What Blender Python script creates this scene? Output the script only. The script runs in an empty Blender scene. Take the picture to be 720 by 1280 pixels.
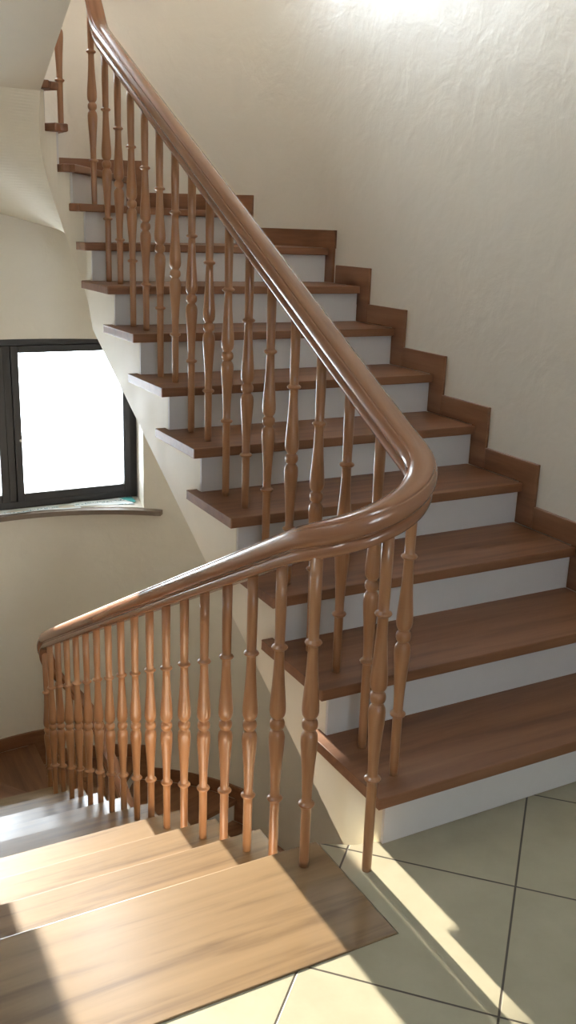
import bpy, bmesh, math, random
from mathutils import Vector, Matrix, Euler
random.seed(4)
R = math.radians
S = bpy.context.scene
C = S.collection
H = 0.17                                    # step rise

# ------------------------------------------------------------------ frame of the stair
OX, OY, TH = 0.272, 2.213, R(28.8)          # local x = across the flight (w), local y = along it (u)
def world(w, u, z=0.0):
    return Vector((OX + math.cos(TH)*w - math.sin(TH)*u, OY + math.sin(TH)*w + math.cos(TH)*u, z))

# ------------------------------------------------------------------ materials
def new_mat(name):
    m = bpy.data.materials.new(name); m.use_nodes = True
    nt = m.node_tree; b = nt.nodes['Principled BSDF']
    return m, nt, b
def nd(nt, t, **kw):
    n = nt.nodes.new(t)
    for k, v in kw.items():
        if k in n.inputs.keys(): n.inputs[k].default_value = v
        else: setattr(n, k, v)
    return n
def ramp(nt, stops):
    r = nt.nodes.new('ShaderNodeValToRGB')
    cr = r.color_ramp
    while len(cr.elements) < len(stops): cr.elements.new(0.5)
    for e, (p, c) in zip(cr.elements, stops):
        e.position = p; e.color = (*c, 1)
    return r
def wood(name, axis, dark, mid, light, rough=0.3, coat=0.3, scale=1.0, bump=0.08):
    m, nt, b = new_mat(name); L = nt.links
    tc = nd(nt, 'ShaderNodeTexCoord'); mp = nd(nt, 'ShaderNodeMapping')
    sc = [22*scale]*3; sc[axis] = 1.6*scale
    mp.inputs['Scale'].default_value = sc
    info = nd(nt, 'ShaderNodeObjectInfo')
    add = nd(nt, 'ShaderNodeVectorMath', operation='ADD')
    mul = nd(nt, 'ShaderNodeMath', operation='MULTIPLY'); mul.inputs[1].default_value = 37.0
    L.new(info.outputs['Random'], mul.inputs[0])
    L.new(tc.outputs['UV' if name == 'oak_rail' else 'Object'], mp.inputs['Vector'])
    L.new(mp.outputs['Vector'], add.inputs[0]); L.new(mul.outputs[0], add.inputs[1])
    n1 = nd(nt, 'ShaderNodeTexNoise', Scale=1.0, Detail=6.0, Roughness=0.6, Distortion=0.6)
    n2 = nd(nt, 'ShaderNodeTexNoise', Scale=0.22, Detail=3.0, Roughness=0.5, Distortion=1.5)
    L.new(add.outputs[0], n1.inputs['Vector']); L.new(add.outputs[0], n2.inputs['Vector'])
    mx = nd(nt, 'ShaderNodeMath', operation='MULTIPLY_ADD'); mx.inputs[1].default_value = 0.55
    sc2 = nd(nt, 'ShaderNodeMath', operation='MULTIPLY'); sc2.inputs[1].default_value = 0.45
    L.new(n2.outputs['Fac'], sc2.inputs[0]); L.new(n1.outputs['Fac'], mx.inputs[0]); L.new(sc2.outputs[0], mx.inputs[2])
    r = ramp(nt, [(0.36, dark), (0.47, mid), (0.62, light)])
    L.new(mx.outputs[0], r.inputs['Fac']); L.new(r.outputs['Color'], b.inputs['Base Color'])
    bp = nd(nt, 'ShaderNodeBump', Strength=bump, Distance=0.002)
    L.new(mx.outputs[0], bp.inputs['Height']); L.new(bp.outputs['Normal'], b.inputs['Normal'])
    b.inputs['Roughness'].default_value = rough
    b.inputs['Coat Weight'].default_value = coat; b.inputs['Coat Roughness'].default_value = 0.12 if name == 'oak_rail' else 0.22
    return m
WD, WM, WL = (0.145, 0.060, 0.027), (0.205, 0.090, 0.043), (0.26, 0.124, 0.063)
M = {}
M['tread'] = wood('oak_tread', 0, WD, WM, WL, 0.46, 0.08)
M['tread_lo'] = wood('oak_tread_sunlit', 0, (0.125, 0.072, 0.030), (0.215, 0.135, 0.063), (0.260, 0.170, 0.085), 0.31, 1.0)  # same oak as the dark treads, with the sunlit look put into its colour
M['wood_v'] = wood('oak_turned', 2, (0.25, 0.105, 0.043), (0.325, 0.15, 0.066), (0.385, 0.195, 0.092), 0.3, 0.35, 1.6)
M['rail'] = wood('oak_rail', 1, (0.22, 0.09, 0.043), (0.28, 0.123, 0.062), (0.33, 0.155, 0.083), 0.27, 0.6, 1.2, 0.0)

def plaster(name, col, rough, bump, glaze=0.25, sp=0.4):
    m, nt, b = new_mat(name); L = nt.links
    tc = nd(nt, 'ShaderNodeTexCoord')
    n1 = nd(nt, 'ShaderNodeTexNoise', Scale=3.2, Detail=7.0, Roughness=0.62, Distortion=0.9)
    n2 = nd(nt, 'ShaderNodeTexNoise', Scale=9.0, Detail=3.0, Roughness=0.5, Distortion=0.4)
    L.new(tc.outputs['Object'], n1.inputs['Vector']); L.new(tc.outputs['Object'], n2.inputs['Vector'])
    c = Vector(col)
    r = ramp(nt, [(0.3, tuple(c*0.975)), (0.7, tuple(c*1.02))])
    L.new(n1.outputs['Fac'], r.inputs['Fac']); L.new(r.outputs['Color'], b.inputs['Base Color'])
    rr = nd(nt, 'ShaderNodeMapRange'); rr.inputs[1].default_value = .35; rr.inputs[2].default_value = .65
    rr.inputs[3].default_value = rough-glaze*0.5; rr.inputs[4].default_value = rough+glaze*0.5
    L.new(n2.outputs['Fac'], rr.inputs[0]); L.new(rr.outputs[0], b.inputs['Roughness'])
    bp = nd(nt, 'ShaderNodeBump', Strength=bump, Distance=0.012)
    ad = nd(nt, 'ShaderNodeMath', operation='ADD')
    L.new(n1.outputs['Fac'], ad.inputs[0]); L.new(n2.outputs['Fac'], ad.inputs[1])
    L.new(ad.outputs[0], bp.inputs['Height']); L.new(bp.outputs['Normal'], b.inputs['Normal'])
    b.inputs['Specular IOR Level'].default_value = sp
    if sp > 0.85: b.inputs['Coat Weight'].default_value = 0.35; b.inputs['Coat Roughness'].default_value = 0.33
    return m
M['wall'] = plaster('venetian_plaster', (0.67, 0.63, 0.55), 0.40, 0.38, 0.10, 0.9)
M['soffit'] = plaster('smooth_plaster', (0.74, 0.70, 0.59), 0.55, 0.05, 0.1, 0.4)
M['hall'] = plaster('hall_paint', (0.46, 0.45, 0.44), 0.7, 0.03, 0.05, 0.3)
M['riser'] = plaster('riser_paint', (0.60, 0.585, 0.575), 0.45, 0.03, 0.05, 0.5)

def plain(name, col, rough=0.5, metal=0.0, sp=0.5, nscale=40.0, var=0.06):
    m, nt, b = new_mat(name); L = nt.links
    tc = nd(nt, 'ShaderNodeTexCoord'); n = nd(nt, 'ShaderNodeTexNoise', Scale=nscale, Detail=3.0)
    L.new(tc.outputs['Object'], n.inputs['Vector'])
    c = Vector(col); r = ramp(nt, [(0.3, tuple(c*(1-var))), (0.7, tuple(c*(1+var)))])
    L.new(n.outputs['Fac'], r.inputs['Fac']); L.new(r.outputs['Color'], b.inputs['Base Color'])
    b.inputs['Roughness'].default_value = rough; b.inputs['Metallic'].default_value = metal
    b.inputs['Specular IOR Level'].default_value = sp
    return m
M['frame'] = plain('anthracite_frame', (0.018, 0.018, 0.022), 0.38)
M['sill'] = plain('brown_stone_sill', (0.17, 0.13, 0.10), 0.35)
M['metal'] = plain('steel', (0.6, 0.6, 0.6), 0.3, 1.0)

def tile_mat():
    m, nt, b = new_mat('beige_floor_tile'); L = nt.links
    tc = nd(nt, 'ShaderNodeTexCoord'); sx = nd(nt, 'ShaderNodeSeparateXYZ')
    L.new(tc.outputs['Object'], sx.inputs[0])
    s = 0.452; ds = []
    for o in ('X', 'Y'):
        p = nd(nt, 'ShaderNodeMath', operation='PINGPONG'); p.inputs[1].default_value = s/2
        L.new(sx.outputs[o], p.inputs[0]); ds.append(p)
    mn = nd(nt, 'ShaderNodeMath', operation='MINIMUM')
    L.new(ds[0].outputs[0], mn.inputs[0]); L.new(ds[1].outputs[0], mn.inputs[1])
    mr = nd(nt, 'ShaderNodeMapRange'); mr.inputs[1].default_value = 0.0020; mr.inputs[2].default_value = 0.0034
    L.new(mn.outputs[0], mr.inputs[0])
    n = nd(nt, 'ShaderNodeTexNoise', Scale=5.0, Detail=6.0, Roughness=0.6)
    n2 = nd(nt, 'ShaderNodeTexNoise', Scale=160.0, Detail=2.0)
    L.new(tc.outputs['Object'], n.inputs['Vector']); L.new(tc.outputs['Object'], n2.inputs['Vector'])
    r = ramp(nt, [(0.3, (0.34, 0.315, 0.22)), (0.7, (0.41, 0.38, 0.275))])
    L.new(n.outputs['Fac'], r.inputs['Fac'])
    mix = nd(nt, 'ShaderNodeMix', data_type='RGBA')
    mix.inputs[6].default_value = (0.065, 0.055, 0.042, 1)
    L.new(mr.outputs[0], mix.inputs[0]); L.new(r.outputs['Color'], mix.inputs[7])
    L.new(mix.outputs[2], b.inputs['Base Color'])
    b.inputs['Roughness'].default_value = 0.42
    h = nd(nt, 'ShaderNodeMath', operation='MULTIPLY_ADD'); h.inputs[1].default_value = 0.12
    L.new(n2.outputs['Fac'], h.inputs[0]); L.new(mr.outputs[0], h.inputs[2])
    bp = nd(nt, 'ShaderNodeBump', Strength=0.35, Distance=0.002)
    L.new(h.outputs[0], bp.inputs['Height']); L.new(bp.outputs['Normal'], b.inputs['Normal'])
    return m
M['tile'] = tile_mat()

def glass_mat():
    m = bpy.data.materials.new('window_glass'); m.use_nodes = True
    nt = m.node_tree; nt.nodes.clear()
    o = nd(nt, 'ShaderNodeOutputMaterial'); t = nd(nt, 'ShaderNodeBsdfTransparent')
    g = nd(nt, 'ShaderNodeBsdfGlossy', Roughness=0.02); mx = nd(nt, 'ShaderNodeMixShader')
    f = nd(nt, 'ShaderNodeFresnel', IOR=1.25)
    nt.links.new(f.outputs[0], mx.inputs[0]); nt.links.new(t.outputs[0], mx.inputs[1]); nt.links.new(g.outputs[0], mx.inputs[2])
    nt.links.new(mx.outputs[0], o.inputs[0]); return m
M['glass'] = glass_mat()

def film_mat():
    m, nt, b = new_mat('printed_protective_film'); L = nt.links
    tc = nd(nt, 'ShaderNodeTexCoord'); sx = nd(nt, 'ShaderNodeSeparateXYZ')
    L.new(tc.outputs['Object'], sx.inputs[0])
    # rows of small illegible printed marks
    v = nd(nt, 'ShaderNodeMath', operation='PINGPONG'); v.inputs[1].default_value = 0.05
    L.new(sx.outputs['Y'], v.inputs[0])
    row = nd(nt, 'ShaderNodeMath', operation='LESS_THAN'); row.inputs[1].default_value = 0.013
    L.new(v.outputs[0], row.inputs[0])
    mp = nd(nt, 'ShaderNodeMapping'); mp.inputs['Scale'].default_value = (90, 40, 1)
    L.new(tc.outputs['Object'], mp.inputs[0])
    n = nd(nt, 'ShaderNodeTexNoise', Scale=1.0, Detail=1.0); L.new(mp.outputs[0], n.inputs['Vector'])
    g = nd(nt, 'ShaderNodeMath', operation='GREATER_THAN'); g.inputs[1].default_value = 0.55
    L.new(n.outputs['Fac'], g.inputs[0])
    a = nd(nt, 'ShaderNodeMath', operation='MULTIPLY'); L.new(row.outputs[0], a.inputs[0]); L.new(g.outputs[0], a.inputs[1])
    mix = nd(nt, 'ShaderNodeMix', data_type='RGBA')
    mix.inputs[6].default_value = (0.80, 0.86, 0.88, 1); mix.inputs[7].default_value = (0.05, 0.22, 0.30, 1)
    L.new(a.outputs[0], mix.inputs[0]); L.new(mix.outputs[2], b.inputs['Base Color'])
    b.inputs['Roughness'].default_value = 0.3
    return m
M['film'] = film_mat()
M['teal'] = plain('teal_film_edge', (0.10, 0.45, 0.47), 0.4)

# ------------------------------------------------------------------ mesh helpers (all points in stair frame w, u, z)
def prism(bm, pts, zb, zt):
    """closed prism on plan polygon pts; zb / zt a number or one per vertex"""
    n = len(pts)
    if not hasattr(zb, '__len__'): zb = [zb]*n
    if not hasattr(zt, '__len__'): zt = [zt]*n
    area = sum(pts[i][0]*pts[(i+1) % n][1]-pts[(i+1) % n][0]*pts[i][1] for i in range(n))
    if area < 0: pts = pts[::-1]; zb = zb[::-1]; zt = zt[::-1]
    a = [bm.verts.new((p[0], p[1], z)) for p, z in zip(pts, zb)]
    b = [bm.verts.new((p[0], p[1], z)) for p, z in zip(pts, zt)]
    bot = bm.faces.new(a[::-1]); top = bm.faces.new(b)
    for i in range(n):
        j = (i+1) % n
        bm.faces.new((a[i], a[j], b[j], b[i]))
    return bot, top
def box(bm, w0, w1, u0, u1, z0, z1):
    return prism(bm, [(w0, u0), (w1, u0), (w1, u1), (w0, u1)], z0, z1)

def obj(name, bm, mat, parent=None, loc=(0, 0, 0), rot=0.0, frame=True, bevel=0.0, smooth=False, tri=False):
    """vertices of bm are in the stair frame (or world when frame=False); the object's own origin is loc/rot in that frame"""
    mt = Matrix.Translation(Vector(loc)) @ Matrix.Rotation(rot, 4, 'Z')
    bm.transform(mt.inverted())
    if tri: bmesh.ops.triangulate(bm, faces=[f for f in bm.faces if len(f.verts) > 4])
    me = bpy.data.meshes.new(name); bm.to_mesh(me); bm.free()
    me.materials.append(mat)
    if smooth:
        for p in me.polygons: p.use_smooth = True
    o = bpy.data.objects.new(name, me); C.objects.link(o)
    if parent is not None:
        o.parent = parent
        pm = PF.get(parent.name, Matrix.Identity(4))
        o.matrix_local = pm.inverted() @ mt
        PF[o.name] = mt
    else:
        if frame:
            FR = Matrix.Translation((OX, OY, 0)) @ Matrix.Rotation(TH, 4, 'Z')
            o.matrix_world = FR @ mt
            PF[o.name] = mt
        else: o.matrix_world = mt
    if bevel:
        md = o.modifiers.new('bevel', 'BEVEL'); md.width = bevel; md.segments = 3; md.limit_method = 'ANGLE'; md.angle_limit = R(50)
    return o
PF = {}    # frame-space matrix of every parent
def thing(name, label, cat, loc=(0, 0, 0), rot=0.0, group=None):
    o = bpy.data.objects.new(name, None); C.objects.link(o)
    mt = Matrix.Translation(Vector(loc)) @ Matrix.Rotation(rot, 4, 'Z')
    FR = Matrix.Translation((OX, OY, 0)) @ Matrix.Rotation(TH, 4, 'Z')
    o.matrix_world = FR @ mt; PF[o.name] = mt
    o.empty_display_size = 0.1
    o['label'] = label; o['category'] = cat
    if group: o['group'] = group
    return o
def struct(o): o['kind'] = 'structure'; return o

# ------------------------------------------------------------------ plan of the stairwell
ACW, ACU, AR = -0.06, 2.50, 1.36            # the rounded far wall
WR, WLF = 1.30, -1.42                       # its straight flanks
def arc(a, r=AR): return (ACW + r*math.cos(R(a)), ACU + r*math.sin(R(a)))
CW, CU = -0.06, 2.65                        # the narrow turn of the well, upper flight
def inn(a, r, cu=CU): return (CW + r*math.cos(R(a)), cu + r*math.sin(R(a)))
TT = 0.035                                  # tread thickness
SK = 0.015                                  # skirting thickness

# ================================================================== THE SETTING
ZB, ZT = -3.06, 5.9
def frange(a, b, n): return [a+(b-a)*i/n for i in range(n+1)]
WIN = dict(w0=-0.935, w1=0.715, z0=-0.095, z1=0.95)
W2, W2H = 2.94, 0.45                        # the window of the storey above: height above the first, extra height
WU = 3.92                                    # plane of the window
def far_wall():
    bm = bmesh.new()
    aR = math.degrees(math.acos((WIN['w1']-0.055-ACW)/AR)); aL = math.degrees(math.acos((WIN['w0']-ACW)/AR))
    ang = frange(0, aR, 18)+frange(aR, aL, 26)[1:]+frange(aL, 180, 16)[1:]
    zs = [ZB, WIN['z0'], WIN['z1'], WIN['z0']+W2, WIN['z1']+W2+W2H, ZT]
    UO = 4.06
    vin, vout = {}, {}
    for i, a in enumerate(ang):
        for j, z in enumerate(zs):
            p = arc(a); vin[i, j] = bm.verts.new((p[0], p[1], z)); vout[i, j] = bm.verts.new((WIN['w1']+0.022 if abs(a-aR) < 1e-9 else p[0], UO, z))
    hole = lambda i, j: j in (1, 3) and ang[i] >= aR-1e-6 and ang[i+1] <= aL+1e-6
    nI, nJ = len(ang)-1, len(zs)-1
    for i in range(nI):
        for j in range(nJ):
            if hole(i, j): continue
            bm.faces.new((vin[i, j], vin[i, j+1], vin[i+1, j+1], vin[i+1, j]))
            bm.faces.new((vout[i, j], vout[i+1, j], vout[i+1, j+1], vout[i, j+1]))
            for (ii, jj, e) in ((i-1, j, 'l'), (i+1, j, 'r'), (i, j-1, 'b'), (i, j+1, 't')):
                if 0 <= ii < nI and 0 <= jj < nJ and not hole(ii, jj): continue
                if e == 'l': q = (vin[i, j], vout[i, j], vout[i, j+1], vin[i, j+1])
                if e == 'r': q = (vin[i+1, j], vin[i+1, j+1], vout[i+1, j+1], vout[i+1, j])
                if e == 'b': q = (vin[i, j], vin[i+1, j], vout[i+1, j], vout[i, j])
                if e == 't': q = (vin[i, j+1], vout[i, j+1], vout[i+1, j+1], vin[i+1, j+1])
                bm.faces.new(q)
    bmesh.ops.recalc_face_normals(bm, faces=bm.faces[:])
    o = obj('wall_far', bm, M['wall'])
    me = o.data
    for p in me.polygons:
        n = p.normal
        if abs(n.z) < 0.01 and abs(p.center.y-UO) > 0.01 and p.area > 0 and n.y < -0.0: p.use_smooth = True
    try: me.set_sharp_from_angle(angle=R(30))
    except Exception: pass
    return struct(o)
far_wall()
bm = bmesh.new(); box(bm, WR, WR+0.2, -4.2, ACU, ZB, ZT); box(bm, WR, WR+0.2, ACU, 4.06, ZB, ZT)
struct(obj('wall_right', bm, M['wall']))
bm = bmesh.new(); box(bm, WLF-0.2, WLF, 0.12, 4.06, ZB, ZT); box(bm, WLF-0.2, WLF, -0.28, 0.12, ZB, -0.30)
struct(obj('wall_left', bm, M['wall']))
# hall behind the photographer, as far as it colours the light
HB, HL = -4.2, -3.4
bm = bmesh.new(); box(bm, HL, WLF-0.2, 0.12, 0.32, -0.28, 2.81)
struct(obj('wall_hall_front', bm, M['hall']))
bm = bmesh.new(); box(bm, HL-0.2, HL, HB-0.2, 0.32, -0.28, 2.81)
struct(obj('wall_hall_left', bm, M['hall']))
BW = dict(w0=-1.7, w1=-0.5, z0=1.0, z1=2.2)
bm = bmesh.new()
box(bm, HL, BW['w0'], HB-0.2, HB, -0.28, 2.81); box(bm, BW['w1'], WR, HB-0.2, HB, -0.28, 2.81)
box(bm, BW['w0'], BW['w1'], HB-0.2, HB, -0.28, BW['z0']); box(bm, BW['w0'], BW['w1'], HB-0.2, HB, BW['z1'], 2.81)
struct(obj('wall_back', bm, M['hall']))
bm = bmesh.new(); box(bm, HL, WR, HB, -0.28, 2.81, 3.06); box(bm, WLF-0.2, WR, -0.28, 0.0, 2.81, 3.06)
struct(obj('ceiling_hall', bm, M['hall']))
bm = bmesh.new(); box(bm, WLF-0.2, WR+0.2, -0.5, 4.06, ZT, ZT+0.2)
struct(obj('ceiling', bm, M['soffit']))
bm = bmesh.new(); box(bm, WLF-0.2, WR+0.2, -0.5, -0.28, 3.06, ZT)
struct(obj('wall_upper_near', bm, M['wall']))
bm = bmesh.new(); box(bm, WLF-0.2, WR, -0.48, -0.28, ZB, -0.28)
struct(obj('wall_lower_near', bm, M['wall']))
bm = bmesh.new(); box(bm, WLF-0.2, WR+0.2, -0.48, 4.06, ZB-0.15, ZB)
struct(obj('floor_lower', bm, M['tile']))
# tiled landing
bm = bmesh.new()
box(bm, HL, WR, HB, -0.28, -0.28, 0.0)
box(bm, -0.118, WR, -0.28, 0.0, -0.28, 0.0)
prism(bm, [(-0.118, 0.0), (0.04, 0.0), (0.04, 0.040), (0.02, 0.052), (-0.03, 0.057), (-0.118, 0.107)], -0.28, 0.0)
box(bm, 0.04, WR, 0.0, 0.030, -0.28, 0.0)
box(bm, WLF, -0.118, -0.28, 0.085, -0.28, -TT-0.001)
box(bm, HL, WLF, -0.28, 0.12, -0.28, 0.0)
ti = Matrix.Translation((0.194, 2.229, 0)) @ Matrix.Rotation(R(-16.9), 4, 'Z')
FRM = Matrix.Translation((OX, OY, 0)) @ Matrix.Rotation(TH, 4, 'Z')
bm.transform(ti.inverted() @ FRM)
me = bpy.data.meshes.new('floor'); bm.to_mesh(me); bm.free(); me.materials.append(M['tile'])
o = bpy.data.objects.new('floor', me); C.objects.link(o); o.matrix_world = ti; struct(o)

# ------------------------------------------------------------------ windows of the rounded wall
def rect_frame(bm, w0, w1, z0, z1, t, u0, u1):
    box(bm, w0, w0+t, u0, u1, z0, z1); box(bm, w1-t, w1, u0, u1, z0, z1)
    box(bm, w0+t, w1-t, u0, u1, z0, z0+t); box(bm, w0+t, w1-t, u0, u1, z1-t, z1)
def stair_window(n, dz, dh=0.0):
    w0, w1, z0, z1 = WIN['w0'], WIN['w1'], WIN['z0']+dz, WIN['z1']+dz+dh
    bm = bmesh.new(); rect_frame(bm, w0, w1, z0, z1, 0.045, WU, WU+0.07)
    box(bm, -0.107, -0.063, WU, WU+0.07, z0+0.045, z1-0.045)
    fr = struct(obj('window_%d' % n, bm, M['frame'], loc=((w0+w1)/2, WU, z0), bevel=0.003))
    for a, b in ((w0+0.045, -0.107), (-0.063, w1-0.045)):
        ga, gb = a+0.045, b-0.048
        bm = bmesh.new()
        box(bm, a, ga, WU-0.012, WU+0.05, z0+0.045, z1-0.045); box(bm, gb, b, WU-0.012, WU+0.05, z0+0.045, z1-0.045)
        box(bm, ga, gb, WU-0.012, WU+0.05, z0+0.045, z0+0.095); box(bm, ga, gb, WU-0.012, WU+0.05, z1-0.088, z1-0.045)
        s = obj('window_sash', bm, M['frame'], fr, loc=((a+b)/2, WU, z0+0.045), bevel=0.004)
        bm = bmesh.new(); box(bm, ga, gb, WU+0.015, WU+0.021, z0+0.095, z1-0.088)
        obj('pane', bm, M['glass'], s, loc=((a+b)/2, WU+0.018, z0+0.095))
    # keyhole escutcheon on the right sash
    bm = bmesh.new()
    bmesh.ops.create_cone(bm, cap_ends=True, segments=16, radius1=0.008, radius2=0.007, depth=0.006,
        matrix=Matrix.Translation((-0.028, WU-0.015, z0+0.43)) @ Matrix.Rotation(R(90), 4, 'X'))
    obj('handle_socket', bm, M['metal'], fr, loc=(-0.028, WU-0.015, z0+0.43))
stair_window(1, 0.0)
stair_window(2, W2, W2H)
# window added in the unseen hall behind, for bluish light on the risers
bm = bmesh.new(); rect_frame(bm, BW['w0'], BW['w1'], BW['z0'], BW['z1'], 0.07, HB-0.12, HB-0.05)
mid = (BW['w0']+BW['w1'])/2; box(bm, mid-0.05, mid+0.05, HB-0.12, HB-0.05, BW['z0']+0.07, BW['z1']-0.07)
fr = struct(obj('window_3', bm, M['frame'], loc=(mid, HB-0.1, BW['z0'])))
for a, b in ((BW['w0']+0.07, mid-0.05), (mid+0.05, BW['w1']-0.07)):
    bm = bmesh.new(); box(bm, a, b, HB-0.09, HB-0.084, BW['z0']+0.07, BW['z1']-0.07)
    obj('pane', bm, M['glass'], fr, loc=((a+b)/2, HB-0.087, BW['z0']+0.07))
# sills that follow the curve of the wall
def sill(dz, label):
    zt = WIN['z0']+dz
    bm = bmesh.new()
    a0, a1 = 53.0, 139.0
    cols = []
    WJ = WIN['w1']-0.055
    wa = sorted(set([round(arc(a)[0], 5) for a in frange(a0, a1, 60)]+[WIN['w0']+0.001, WJ-0.001, WIN['w0']-0.0005, WJ+0.0005]))
    for w in wa:
        dd = min(w-wa[0], wa[-1]-w); ex = 0.05*math.sqrt(max(0.0, 1-max(0.0, 1-dd/0.05)**2))+0.004
        ua = ACU+math.sqrt((AR)**2-(w-ACW)**2)
        ub = WU-0.003 if WIN['w0'] < w < WJ else ua-0.0012
        front = ua-0.0015-ex*1.15
        cols.append([bm.verts.new((w, front, zt-0.034)), bm.verts.new((w, ub, zt-0.034)), bm.verts.new((w, ub, zt-0.004)), bm.verts.new((w, front, zt-0.004))])
    for p_, q_ in zip(cols, cols[1:]):
        for m in range(4): bm.faces.new((p_[m], p_[(m+1) % 4], q_[(m+1) % 4], q_[m]))
    bm.faces.new(cols[0]); bm.faces.new(cols[-1][::-1])
    bmesh.ops.recalc_face_normals(bm, faces=bm.faces[:])
    o = obj('window_sill', bm, M['sill'], loc=(-0.08, 3.8, zt-0.036), bevel=0.006)
    o['label'] = label; o['category'] = 'window sill'
    return o
sill(0.0, 'curved brown stone sill under the black window on the far wall')
sill(W2, 'curved brown sill of the upper window, high above the turn of the stairs')
# printed protective film lying on the lower sill
zf = WIN['z0']-0.003
t = thing('protective_film', 'white and blue printed protective film sheets lying on the curved window sill', 'film', (0.2, 3.8, zf))
def sheet(w0, w1, u_back, inset0, inset1, lift, name, mat, tilt=0.0):
    bm = bmesh.new(); n = 24; rows = []
    for i in range(n+1):
        w = w0+(w1-w0)*i/n
        ua = ACU+math.sqrt(max(0.01, AR*AR-(w-ACW)**2)) - (inset0+(inset1-inset0)*i/n)
        z = zf+lift+0.0015*math.sin(w*23)+tilt*i/n
        rows.append([bm.verts.new((w, u_back, z+0.002)), bm.verts.new((w, (ua+u_back)/2, z+0.002*math.sin(w*17))), bm.verts.new((w, ua, z))])
    for a, b in zip(rows, rows[1:]):
        for k in range(2): bm.faces.new((a[k], a[k+1], b[k+1], b[k]))
    o = obj(name, bm, mat, t, loc=((w0+w1)/2, u_back-0.05, zf))
    md = o.modifiers.new('thick', 'SOLIDIFY'); md.thickness = 0.0015; md.offset = 1
    return o
sheet(-0.80, 0.30, WU-0.016, 0.045, 0.02, 0.002, 'film_sheet', M['film'])
sheet(0.27, 0.63, WU-0.016, 0.0, -0.06, 0.006, 'film_sheet', M['film'])
bm = bmesh.new()
prism(bm, [(0.58, WU-0.02), (0.665, WU-0.02), (0.655, WU-0.13), (0.635, WU-0.15)], zf+0.009, zf+0.011)
obj('film_corner', bm, M['teal'], t, loc=(0.66, WU-0.1, zf+0.009))['label'] = 'folded teal corner of the film'

# ================================================================== STAIRS
up = thing('staircase', 'upper stair flight climbing right with brown oak treads and white risers', 'staircase', (0.6, 0.1, 0.0))
lo = thing('staircase', 'lower stair flight going down left, oak treads in a sunlit pale tone beside the balustrade', 'staircase', (-0.7, 0.12, -3.0))

def unit(p, q):
    d = Vector((q[0]-p[0], q[1]-p[1])); return d.normalized()
def off(p, q, d):
    """line p-q shifted by d to its left"""
    v = unit(p, q); n = Vector((-v.y, v.x))*d
    return (p[0]+n.x, p[1]+n.y), (q[0]+n.x, q[1]+n.y)

# a nosing line = (inner point, outer point).  ascending order; 'ahead' (towards the next higher step) is the
# left-hand side of outer->inner ... i.e. offset(inner->outer, +d) moves uphill.
def wall_hit(p, q, r):
    """extend p->q until it meets the wall outline shrunk by r"""
    v = unit(p, q); best = None
    rr = AR-r
    # arc
    fx, fy = p[0]-ACW, p[1]-ACU
    b = fx*v.x+fy*v.y; c = fx*fx+fy*fy-rr*rr; D = b*b-c
    if D > 0:
        t = -b+math.sqrt(D); P = (p[0]+v.x*t, p[1]+v.y*t)
        if P[1] >= ACU-1e-6: return P
    if v.x > 0: t = (WR-r-p[0])/v.x
    else: t = (WLF+r-p[0])/v.x
    return (p[0]+v.x*t, p[1]+v.y*t)
def wall_path(P, Q, r, step=4.0):
    """points on the wall outline between P and Q (exclusive) where it is curved"""
    def ang(X): return math.degrees(math.atan2(X[1]-ACU, X[0]-ACW))
    aP = ang(P) if P[1] > ACU else (0.0 if P[0] > ACW else 180.0)
    aQ = ang(Q) if Q[1] > ACU else (0.0 if Q[0] > ACW else 180.0)
    n = int(abs(aQ-aP)/step)
    if abs(aQ-aP) < 0.5: return []
    n = max(1, n)
    return [arc(aP+(aQ-aP)*i/n, AR-r) for i in range(0, n+1)]
def dedupe(pts):
    o = []
    for p in pts:
        if not o or (p[0]-o[-1][0])**2+(p[1]-o[-1][1])**2 > 1e-7: o.append(p)
    if (o[0][0]-o[-1][0])**2+(o[0][1]-o[-1][1])**2 < 1e-7: o.pop()
    return o
def inner_path(P, Q, r, side, cu):
    """inner edge between two inner points; follows the tight turn of the well"""
    def ang(X): return math.degrees(math.atan2(X[1]-cu, X[0]-CW))
    aP = ang(P) if P[1] > cu else (0.0 if P[0] > CW else 180.0)
    aQ = ang(Q) if Q[1] > cu else (0.0 if Q[0] > CW else 180.0)
    if abs(aQ-aP) < 3: return []
    n = max(2, int(abs(aQ-aP)/10))
    return [inn(aP+(aQ-aP)*i/n, r, cu) for i in range(0, n+1)]

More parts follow.
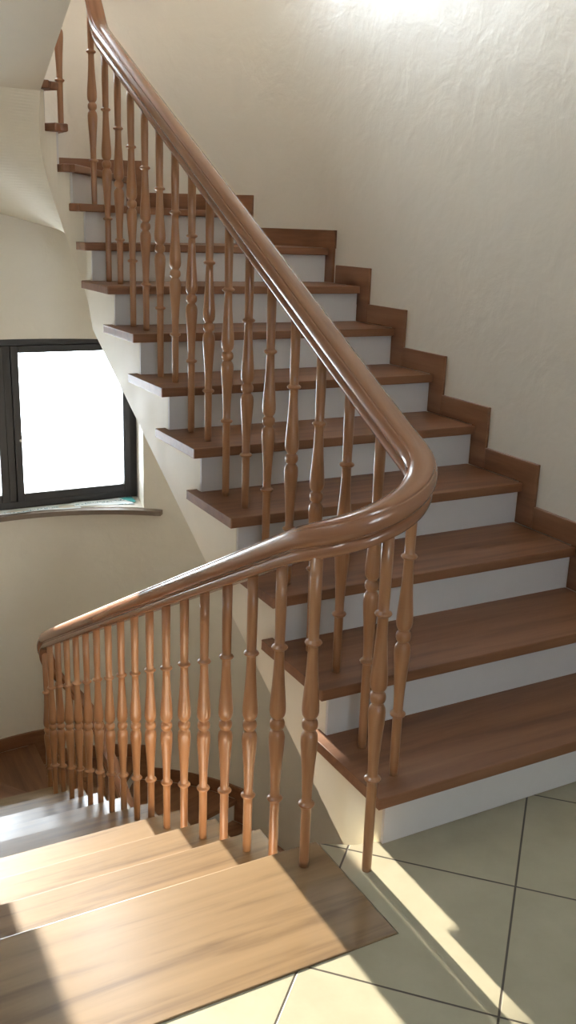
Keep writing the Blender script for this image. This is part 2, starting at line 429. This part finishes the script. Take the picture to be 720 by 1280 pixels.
def resample(pts, n):
    d = [0.0]
    for p, q in zip(pts, pts[1:]): d.append(d[-1]+math.hypot(q[0]-p[0], q[1]-p[1]))
    out = []
    for i in range(n+1):
        t = d[-1]*i/n; k = 0
        while k < len(pts)-2 and d[k+1] < t: k += 1
        L_ = d[k+1]-d[k]; f = 0 if L_ < 1e-9 else (t-d[k])/L_
        out.append((pts[k][0]+(pts[k+1][0]-pts[k][0])*f, pts[k][1]+(pts[k+1][1]-pts[k][1])*f))
    return out
def flight(root, lines, cu, zk, soffit_drop=0.394, tm='tread'):
    """lines: list of (k, inner, outer) nosing lines in ascending order, the last one only closes the flight.
    inner points lie on the tread edge (0.06 round the well); the plaster stringer stands 0.04 further in."""
    bodybm = bmesh.new()
    for i in range(len(lines)-1):
        k, I0, O0 = lines[i]; k1, I1, O1 = lines[i+1]
        z = zk(k)
        # --- tread
        f_in = I0; f_out = wall_hit(I0, O0, SK)
        b_in, b_o = off(I1, O1, 0.034); b_out = wall_hit(b_in, b_o, SK)
        d = unit(I0, I1)
        ret = (I1[0]+d.x*0.078, I1[1]+d.y*0.078)
        v = unit(I1, O1)
        poly = [f_in, f_out]+wall_path(f_out, b_out, SK)+[b_out]
        tight = len(inner_path(I0, I1, 0.06, 0, cu)) > 0
        if tight: poly += [b_in]
        else: poly += [(b_in[0]+v.x*0.046, b_in[1]+v.y*0.046), (ret[0]+v.x*0.04, ret[1]+v.y*0.04), ret]
        poly += inner_path(I1, I0, 0.06, 0, cu)
        poly = dedupe(poly)
        bm = bmesh.new(); prism(bm, poly, z-TT, z)
        rz = math.atan2(v.y, v.x) if i else math.atan2(unit(I0, O0).y, unit(I0, O0).x)
        cx = (I0[0]+f_out[0])/2; cy = (I0[1]+f_out[1])/2
        obj('tread', bm, M[tm if k > -9 else 'tread'], root, loc=(cx, cy, z-TT), rot=math.atan2(unit(I0, O0).y, unit(I0, O0).x), bevel=0.006, tri=True)  # lower flight: sunlit tone on the upper steps, dark tone from the shaded winders down
        # --- riser panel, set back 3 cm under the nosing
        r0, r0o = off(I0, O0, 0.030); e = unit(I0, O0)
        g_ = 0.041 if (len(inner_path(I0, I1, 0.06, 0, cu)) == 0 and k not in (13, 14, 15, -9, -10)) else 0.062
        s0 = (r0[0]+e.x*g_, r0[1]+e.y*g_)
        r_out = wall_hit(r0, r0o, SK)
        q0, q1 = off(s0, r_out, 0.011)
        bm = bmesh.new(); prism(bm, [s0, r_out, q1, q0], z-H, z-TT)
        obj('riser', bm, M['riser'], root, loc=(s0[0], s0[1], z-H), rot=math.atan2(e.y, e.x))
        # --- plaster body with sloping soffit
        c0, c0o = off(I0, O0, 0.0412); c0s = (c0[0]+e.x*0.04, c0[1]+e.y*0.04); c0w = wall_hit(c0, c0o, 0.0)
        c1, c1o = off(I1, O1, 0.0412); e1 = unit(I1, O1); c1s = (c1[0]+e1.x*0.04, c1[1]+e1.y*0.04); c1w = wall_hit(c1, c1o, 0.0)
        def oncircle(p):
            if p[1] <= cu: return p
            a_ = math.degrees(math.atan2(p[1]-cu, p[0]-CW)); return inn(a_, 0.10, cu)
        c0s, c1s = oncircle(c0s), oncircle(c1s)
        zs0 = z-soffit_drop; zs1 = zk(k1)-soffit_drop
        outer = [c0w]+wall_path(c0w, c1w, 0.0)+[c1w]
        ip = inner_path(c1s, c0s, 0.10, 0, cu)
        innr = [c1s]+ip+[c0s]
        curved = len(outer) > 2 or len(innr) > 2
        N = 14 if curved else 1; MM = 8 if curved else 1
        po = resample(outer, N); pi_ = resample(innr[::-1], N)
        bot, top = [], []
        for j in range(N+1):
            zb = zs0+(zs1-zs0)*j/N; rb, rt = [], []
            for m in range(MM+1):
                x = pi_[j][0]+(po[j][0]-pi_[j][0])*m/MM; y = pi_[j][1]+(po[j][1]-pi_[j][1])*m/MM
                rb.append(bodybm.verts.new((x, y, zb))); rt.append(bodybm.verts.new((x, y, z-TT-0.0005)))
            bot.append(rb); top.append(rt)
        F_ = bodybm.faces.new
        for j in range(N):
            for m in range(MM):
                f = F_((bot[j][m], bot[j+1][m], bot[j+1][m+1], bot[j][m+1]))
                F_((top[j][m], top[j][m+1], top[j+1][m+1], top[j+1][m]))
            f = F_((bot[j][0], top[j][0], top[j+1][0], bot[j+1][0]))
            F_((bot[j][MM], bot[j+1][MM], top[j+1][MM], top[j][MM]))
        for m in range(MM):
            F_((bot[0][m], bot[0][m+1], top[0][m+1], top[0][m]))
        if i == len(lines)-2:
            for m in range(MM): F_((bot[N][m], top[N][m], top[N][m+1], bot[N][m+1]))
    bmesh.ops.remove_doubles(bodybm, verts=bodybm.verts[:], dist=1e-5)
    return bodybm

# upper flight: eight straight steps on the right, six winders, then straight steps on the left
U = []
for k in range(1, 10):
    u = 0.32*(k-1); U.append((k, (0.0, u), (WR, u)))
U.append((10, (0.0, 2.625), arc(31.5)))
U.append((11, inn(20, 0.06), arc(60.0)))
U.append((12, inn(48, 0.06), arc(89.0)))
U.append((13, inn(82, 0.06), arc(118.0)))
U.append((14, inn(125, 0.06), arc(148.0)))
for k in range(15, 19):
    u = 2.66-0.32*(k-15); U.append((k, (-0.12, u), (WLF, u)))
bb = flight(up, U, CU, lambda k: k*H)
sb_ = obj('stair_body', bb, M['soffit'], up, loc=(0.6, 0.1, 0))
sb_['label'] = 'cream plastered stringer and soffit'
# upper landing that the flight reaches
bm = bmesh.new(); box(bm, WLF, -0.16, 0.0, 1.66, 2.80, 3.025)
obj('landing_slab', bm, M['soffit'], up, loc=(-0.8, 0.8, 2.8))
bm = bmesh.new(); box(bm, WLF, -0.12, 0.0, 1.695, 3.026, 3.06)
obj('landing_board', bm, M['tread'], up, loc=(-0.8, 0.8, 3.025))

# lower flight, listed upwards: from the lower floor on the right, round the well, up to the landing
LCU = 2.78
Lw = []
for k in range(17, 12, -1):
    u = 2.56-0.32*(k-13); u = 2.60-0.32*(k-13)-0.0
    Lw.append((-k, (0.0, u), (WR, u)))
Lw.append((-12, inn(25, 0.06, LCU), arc(29.0)))
Lw.append((-11, inn(60, 0.06, LCU), arc(60.0)))
Lw.append((-10, inn(100, 0.06, LCU), arc(89.5)))
Lw.append((-9, inn(150, 0.06, LCU), arc(119.0)))
for k in range(8, -1, -1):
    u = 0.12+0.333*k; Lw.append((-k, (-0.12, u), (WLF, u)))
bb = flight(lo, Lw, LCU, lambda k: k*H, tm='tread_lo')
sb_ = obj('stair_body', bb, M['soffit'], lo, loc=(-0.7, 0.12, -3.0))
sb_['label'] = 'cream plastered underside'
# top board of the lower flight, flush with the tiled landing, and the riser under it
bm = bmesh.new(); prism(bm, [(WLF+0.001, 0.12), (-0.12, 0.12), (-0.12, -0.279), (WLF+0.001, -0.279)], -TT, 0.002)
obj('landing_board', bm, M['tread_lo'], lo, loc=(-0.7, 0.0, -TT), bevel=0.004)['label'] = 'wide oak board set flush into the tiled landing'
bm = bmesh.new(); box(bm, WLF+0.016, -0.16, 0.078, 0.09, -H, -TT-0.001)
obj('riser', bm, M['riser'], lo, loc=(-0.7, 0.08, -H))

# ------------------------------------------------------------------ stepped skirting along the wall
def straight_board(root, w_a, w_b, prof, name='skirting_board'):
    """prof: list of (u, z)"""
    bm = bmesh.new()
    n = len(prof)
    a = [bm.verts.new((w_a, u, z)) for u, z in prof]; b = [bm.verts.new((w_b, u, z)) for u, z in prof]
    bm.faces.new(a); bm.faces.new(b[::-1])
    for i in range(n):
        j = (i+1) % n; bm.faces.new((a[j], a[i], b[i], b[j]))
    bmesh.ops.recalc_face_normals(bm, faces=bm.faces[:])
    obj(name, bm, M['tread'], root, loc=((w_a+w_b)/2, prof[0][0], prof[0][1]), rot=R(90), bevel=0.003, tri=True)
SH = 0.09; AH = 0.07          # board height over the tread, reach ahead of the nosing
for k in range(1, 9):
    u0 = 0.32*(k-1); u1 = u0+0.32
    if k == 8: u1 = 2.56
    straight_board(up, WR-SK, WR-0.0005, [(u0-AH, (k-1)*H+0.0005), (u0+0.0, (k-1)*H+0.0005), (u0+0.03, (k-1)*H+0.0005), (u0+0.03, k*H+0.0005), (u1-AH-0.0005, k*H+0.0005), (u1-AH-0.0005, k*H+SH), (u0-AH, k*H+SH)])
def curved_board(root, z, a0, a1, dz_low, straight_from=None):
    """horizontal board over the tread at height z from angle a0 to a1, with its upright ahead of the riser at a0"""
    bm = bmesh.new()
    up_w = 4.6
    def col(a):
        p, q = arc(a, AR-0.0006), arc(a, AR-SK-0.0006); return p, q
    def strip(angs, zb, zt):
        prev = None
        for i, a in enumerate(angs):
            p, q = (a if isinstance(a, tuple) else col(a))
            cur = [bm.verts.new((p[0], p[1], zb)), bm.verts.new((q[0], q[1], zb)), bm.verts.new((q[0], q[1], zt)), bm.verts.new((p[0], p[1], zt))]
            if prev:
                for m in range(4): bm.faces.new((prev[m], prev[(m+1) % 4], cur[(m+1) % 4], cur[m]))
            else: bm.faces.new(cur)
            prev = cur
        bm.faces.new(prev[::-1])
    pre = []
    if straight_from is not None:
        pre = [((WR-0.0005, straight_from), (WR-SK, straight_from))]
    A = frange(a0, a1, max(3, int((a1-a0)/3)))
    strip(pre+A, z+0.0005, z+SH)
    if pre:
        strip([((WR-0.0005, straight_from), (WR-SK, straight_from)), ((WR-0.0005, straight_from+0.10), (WR-SK, straight_from+0.10))], z-H+0.0005, z+0.0004)
    else: strip(frange(a0, a0+up_w, 2), z-H+0.0005, z+0.0004)
    bmesh.ops.recalc_face_normals(bm, faces=bm.faces[:])
    p = arc((a0+a1)/2)
    obj('skirting_board', bm, M['tread'], root, loc=(p[0], p[1], z), rot=R((a0+a1)/2+90))
curved_board(up, 9*H, 0.5, 28.2, H, straight_from=2.52)
curved_board(up, 10*H, 28.4, 56.8, H)
curved_board(up, 11*H, 57.0, 85.7, H)
curved_board(up, 12*H, 86.0, 115.0, H)
curved_board(up, 13*H, 115.2, 145.0, H)
curved_board(lo, -12*H, 25.5, 56.2, H)
curved_board(lo, -11*H, 56.5, 86.2, H)
curved_board(lo, -10*H, 86.5, 115.7, H)
curved_board(lo, -9*H, 116.0, 179.0, H)
for k in range(0, 9):     # left wall, beside the straight steps going down
    u1 = 0.12+0.333*k+AH; u0 = u1-0.333+0.0005
    if k == 0: continue
    straight_board(lo, WLF+0.0005, WLF+SK, [(u0, -k*H+0.0005), (u1-AH-0.03, -k*H+0.0005), (u1-AH-0.03, -(k+1)*H+0.0005), (u1, -(k+1)*H+0.0005), (u1, -k*H+SH), (u0, -k*H+SH)])
for k in range(13, 18):
    u0 = 2.60-0.32*(k-13); u1 = u0+0.32
    if k == 13: u1 = 2.60
    straight_board(lo, WR-SK, WR-0.0005, [(u0-AH, -(k+1)*H+0.0005), (u0+0.03, -(k+1)*H+0.0005), (u0+0.03, -k*H+0.0005), (u1-AH-0.0005, -k*H+0.0005), (u1-AH-0.0005, -k*H+SH), (u0-AH, -k*H+SH)]) if u1-AH > u0+0.04 else None

# ================================================================== BALUSTRADE
rl = thing('stair_railing', 'continuous curved oak handrail on turned wooden balusters winding round the stairwell', 'railing', (-0.05, 0.0, 0.0))
# plan path of the rail with the height of its underside
path = []
for u in frange(1.0, 2.62, 6): path.append((0.10, u, -1.29+0.531*(u-2.62)))
for a in frange(0, 180, 22)[0:]:
    zt = {0: -1.27, 10: -1.20, 60: -1.0, 110: -0.83, 160: -0.62, 180: -0.5295}
    ks = sorted(zt); z = None
    for p, q in zip(ks, ks[1:]):
        if p <= a <= q+1e-6: z = zt[p]+(zt[q]-zt[p])*(a-p)/(q-p)
    path.append((-0.0525+0.1525*math.cos(R(a)), 2.785+0.1525*math.sin(R(a)), z))
for u in frange(2.76, 0.16, 40): path.append((-0.205, u, 0.896-0.5117*u))
RC, RR_ = -0.0515, 0.1535
for a in frange(180, 360, 30)[0:]:
    f = (a-180)/180; g = f+0.05*math.sin(2*math.pi*f)*-1
    z0, z1 = 0.896-0.5117*0.11, 0.978+0.531*0.11
    path.append((RC+RR_*math.cos(R(a)), 0.11+RR_*math.sin(R(a)), z0+(z1-z0)*f))
for u in frange(0.16, 2.60, 40): path.append((0.102, u, 0.978+0.531*u))
UC = -0.055
for a in frange(0, 180, 26)[0:]:
    path.append((UC+0.160*math.cos(R(a)), 2.65+0.160*math.sin(R(a)), 2.385+(3.45-2.385)*(a/180)**0.82))
for u in frange(2.60, 1.72, 8): path.append((-0.215, u, 3.45+0.531*(2.65-u)))
# even spacing, then smooth
def even(P, step):
    out = [P[0]]; acc = 0.0
    for p, q in zip(P, P[1:]):
        L_ = math.hypot(q[0]-p[0], q[1]-p[1])
        if L_ < 1e-9: continue
        t = step-acc
        while t <= L_:
            f = t/L_; out.append(tuple(p[i]+(q[i]-p[i])*f for i in range(3))); t += step
        acc = L_-(t-step)
    out.append(P[-1]); return out
path = even(path, 0.014)
for it in range(26):
    keep = it < 3
    path = [path[0]]+[tuple((path[i-1][c]+2*path[i][c]+path[i+1][c])/4 if (c == 2 or keep) else path[i][c] for c in range(3)) for i in range(1, len(path)-1)]+[path[-1]]
half = [(0.0, 0.0), (0.024, 0.0), (0.0300, 0.003), (0.0335, 0.010), (0.0335, 0.020), (0.030, 0.028), (0.0275, 0.030), (0.0275, 0.0345), (0.033, 0.036), (0.0395, 0.043), (0.0435, 0.053), (0.0440, 0.064), (0.0415, 0.074), (0.0375, 0.081), (0.0335, 0.0825), (0.0325, 0.087), (0.026, 0.0915), (0.014, 0.0945), (0.0, 0.0955)]
sec = half[1:-1]+[half[-1]]+[(-x, z) for x, z in half[1:-1][::-1]]
sec = [half[0]]+sec
bm = bmesh.new(); rings = []
NP = len(path)
for i, p in enumerate(path):
    a = path[max(0, i-1)]; b = path[min(NP-1, i+1)]
    d = Vector((b[0]-a[0], b[1]-a[1])); d.normalize(); s = Vector((d.y, -d.x))
    rings.append([bm.verts.new((p[0]+s.x*x*0.9, p[1]+s.y*x*0.9, p[2]+z)) for x, z in sec])
uvl = bm.loops.layers.uv.new('grain')
per = [0.0]
for (x0_, z0_), (x1_, z1_) in zip(sec, sec[1:]+sec[:1]): per.append(per[-1]+math.hypot(x1_-x0_, z1_-z0_))
run = [0.0]
for p_, q_ in zip(path, path[1:]): run.append(run[-1]+math.dist(p_, q_))
for n_, (a, b) in enumerate(zip(rings, rings[1:])):
    for i in range(len(sec)):
        j = (i+1) % len(sec); f_ = bm.faces.new((a[i], a[j], b[j], b[i]))
        for lp, uv in zip(f_.loops, ((per[i], run[n_]), (per[i+1], run[n_]), (per[i+1], run[n_+1]), (per[i], run[n_+1]))): lp[uvl].uv = uv
bm.faces.new(rings[0]); bm.faces.new(rings[-1][::-1])
bmesh.ops.recalc_face_normals(bm, faces=bm.faces[:])
h_ = obj('handrail', bm, M['rail'], rl, loc=(-0.05, 0.0, 0.9), smooth=True)
try: h_.data.set_sharp_from_angle(angle=R(38))
except Exception: pass
# turned baluster: radii against height; the turning is the same, only the foot differs in length
def bal_profile(lift, top):
    a = 0.1895+lift; m = a+0.2314; u = a+0.4568
    P = [(0.0125, -0.002), (0.0130, 0.02), (0.0135, a-0.03), (0.0136, a-0.009), (0.0150, a-0.0075), (0.0200, a-0.0045), (0.0222, a), (0.0205, a+0.0035), (0.0150, a+0.0065), (0.0134, a+0.009),
         (0.0136, a+0.035), (0.0150, a+0.072), (0.0174, a+0.112), (0.0202, a+0.148), (0.0222, a+0.176), (0.0224, a+0.192), (0.0208, a+0.203), (0.0165, m-0.0205), (0.0138, m-0.0175),
         (0.0150, m-0.0140), (0.0190, m-0.0105), (0.0208, m-0.004), (0.0208, m+0.004), (0.0190, m+0.0105), (0.0150, m+0.0140), (0.0138, m+0.0175), (0.0165, m+0.0205), (0.0208, m+0.028), (0.0225, m+0.040),
         (0.0222, m+0.056), (0.0202, m+0.084), (0.0175, m+0.118), (0.0152, m+0.155), (0.0136, m+0.195), (0.0134, u-0.009), (0.0150, u-0.0065), (0.0200, u-0.0035), (0.0222, u), (0.0205, u+0.004), (0.0150, u+0.0075),
         (0.0137, u+0.010), (0.0140, u+0.04), (0.0150, u+0.12), (0.0152, top)]
    return P
def bal_mesh(lift, top):
    bm = bmesh.new(); n = 20; prev = None
    for r, z in bal_profile(lift, top):
        cur = [bm.verts.new((r*math.cos(2*math.pi*i/n), r*math.sin(2*math.pi*i/n), z)) for i in range(n)]
        if prev:
            for i in range(n):
                j = (i+1) % n; f = bm.faces.new((prev[i], prev[j], cur[j], cur[i])); f.smooth = True
        else: bm.faces.new(cur[::-1])
        prev = cur
    bm.faces.new(prev)
    me = bpy.data.meshes.new('baluster'); bm.to_mesh(me); bm.free(); me.materials.append(M['wood_v']); return me
short, long_ = bal_mesh(0.0, 0.885), bal_mesh(0.0877, 0.972)
inv = PF[rl.name].inverted()
def baluster(w, u, z, cls):
    o = bpy.data.objects.new('baluster', long_ if cls else short); C.objects.link(o); o.parent = rl
    o.matrix_local = inv @ (Matrix.Translation((w, u, z)) @ Matrix.Rotation(random.uniform(0, 6.28), 4, 'Z'))
for k in range(1, 9):
    u = 0.088+0.3265*(k-1)
    baluster(0.103, u, k*H, 0); baluster(0.103, u+0.163, k*H, 1)
a = R(20); baluster(UC+0.16*math.cos(a), 2.65+0.16*math.sin(a), 10*H, 0)
a = R(78); baluster(UC+0.16*math.cos(a), 2.65+0.16*math.sin(a), 12*H, 0)
baluster(-0.060, -0.044, 0.0, 1)
baluster(-0.203, 0.042, 0.002, 0)
for k in range(1, 9):
    u = 0.377+0.33*(k-1)
    baluster(-0.205, u-0.165, -k*H, 1); baluster(-0.205, u, -k*H, 0)
for a_, k, cl in ((172, 9, 1), (150, 9, 0), (112, 10, 0), (86, 11, 1), (62, 11, 0), (14, 12, 0)):
    a = R(a_); baluster(-0.0525+0.1525*math.cos(a), 2.785+0.1525*math.sin(a), -k*H, cl)

# ================================================================== LIGHT
wd = bpy.data.worlds.new('World'); S.world = wd; wd.use_nodes = True
bg = wd.node_tree.nodes['Background']
bg.inputs['Color'].default_value = (0.84, 0.93, 1.0, 1); bg.inputs['Strength'].default_value = 15.0
az, el = R(-61.9), R(10.6)
d = Vector((math.cos(az)*math.cos(el), math.sin(az)*math.cos(el), -math.sin(el)))
sl = bpy.data.lights.new('sun', 'SUN'); sl.energy = 36.0; sl.color = (1.0, 0.91, 0.76); sl.angle = R(0.53)
so = bpy.data.objects.new('sun', sl); C.objects.link(so); so.rotation_euler = d.to_track_quat('-Z', 'Y').to_euler(); so.location = (-4, 9, 4)

# ================================================================== CAMERA
f, p, r, Hc = 1186.8, 0.29114, 0.03434, 1.6267
F = Vector((0, math.cos(p), -math.sin(p))); Rt = Vector((1, 0, 0)); Up = Rt.cross(F)
R2 = Rt*math.cos(r)+Up*math.sin(r); U2 = -Rt*math.sin(r)+Up*math.cos(r)
cd = bpy.data.cameras.new('camera'); co = bpy.data.objects.new('camera', cd); C.objects.link(co)
mw = Matrix.Identity(4)
for i in range(3): mw[i][0] = R2[i]; mw[i][1] = U2[i]; mw[i][2] = -F[i]
mw[2][3] = Hc
co.matrix_world = mw
cd.sensor_fit = 'VERTICAL'; cd.sensor_height = 36.0; cd.lens = f*36.0/1280.0; cd.clip_start = 0.02; cd.clip_end = 200
S.camera = co
S.view_settings.view_transform = 'Standard'; S.view_settings.look = 'None'
S.view_settings.exposure = 0.08; S.view_settings.gamma = 1.0; S.view_settings.use_curve_mapping = False
S.cycles.max_bounces = 12; S.cycles.diffuse_bounces = 8; S.cycles.transparent_max_bounces = 12
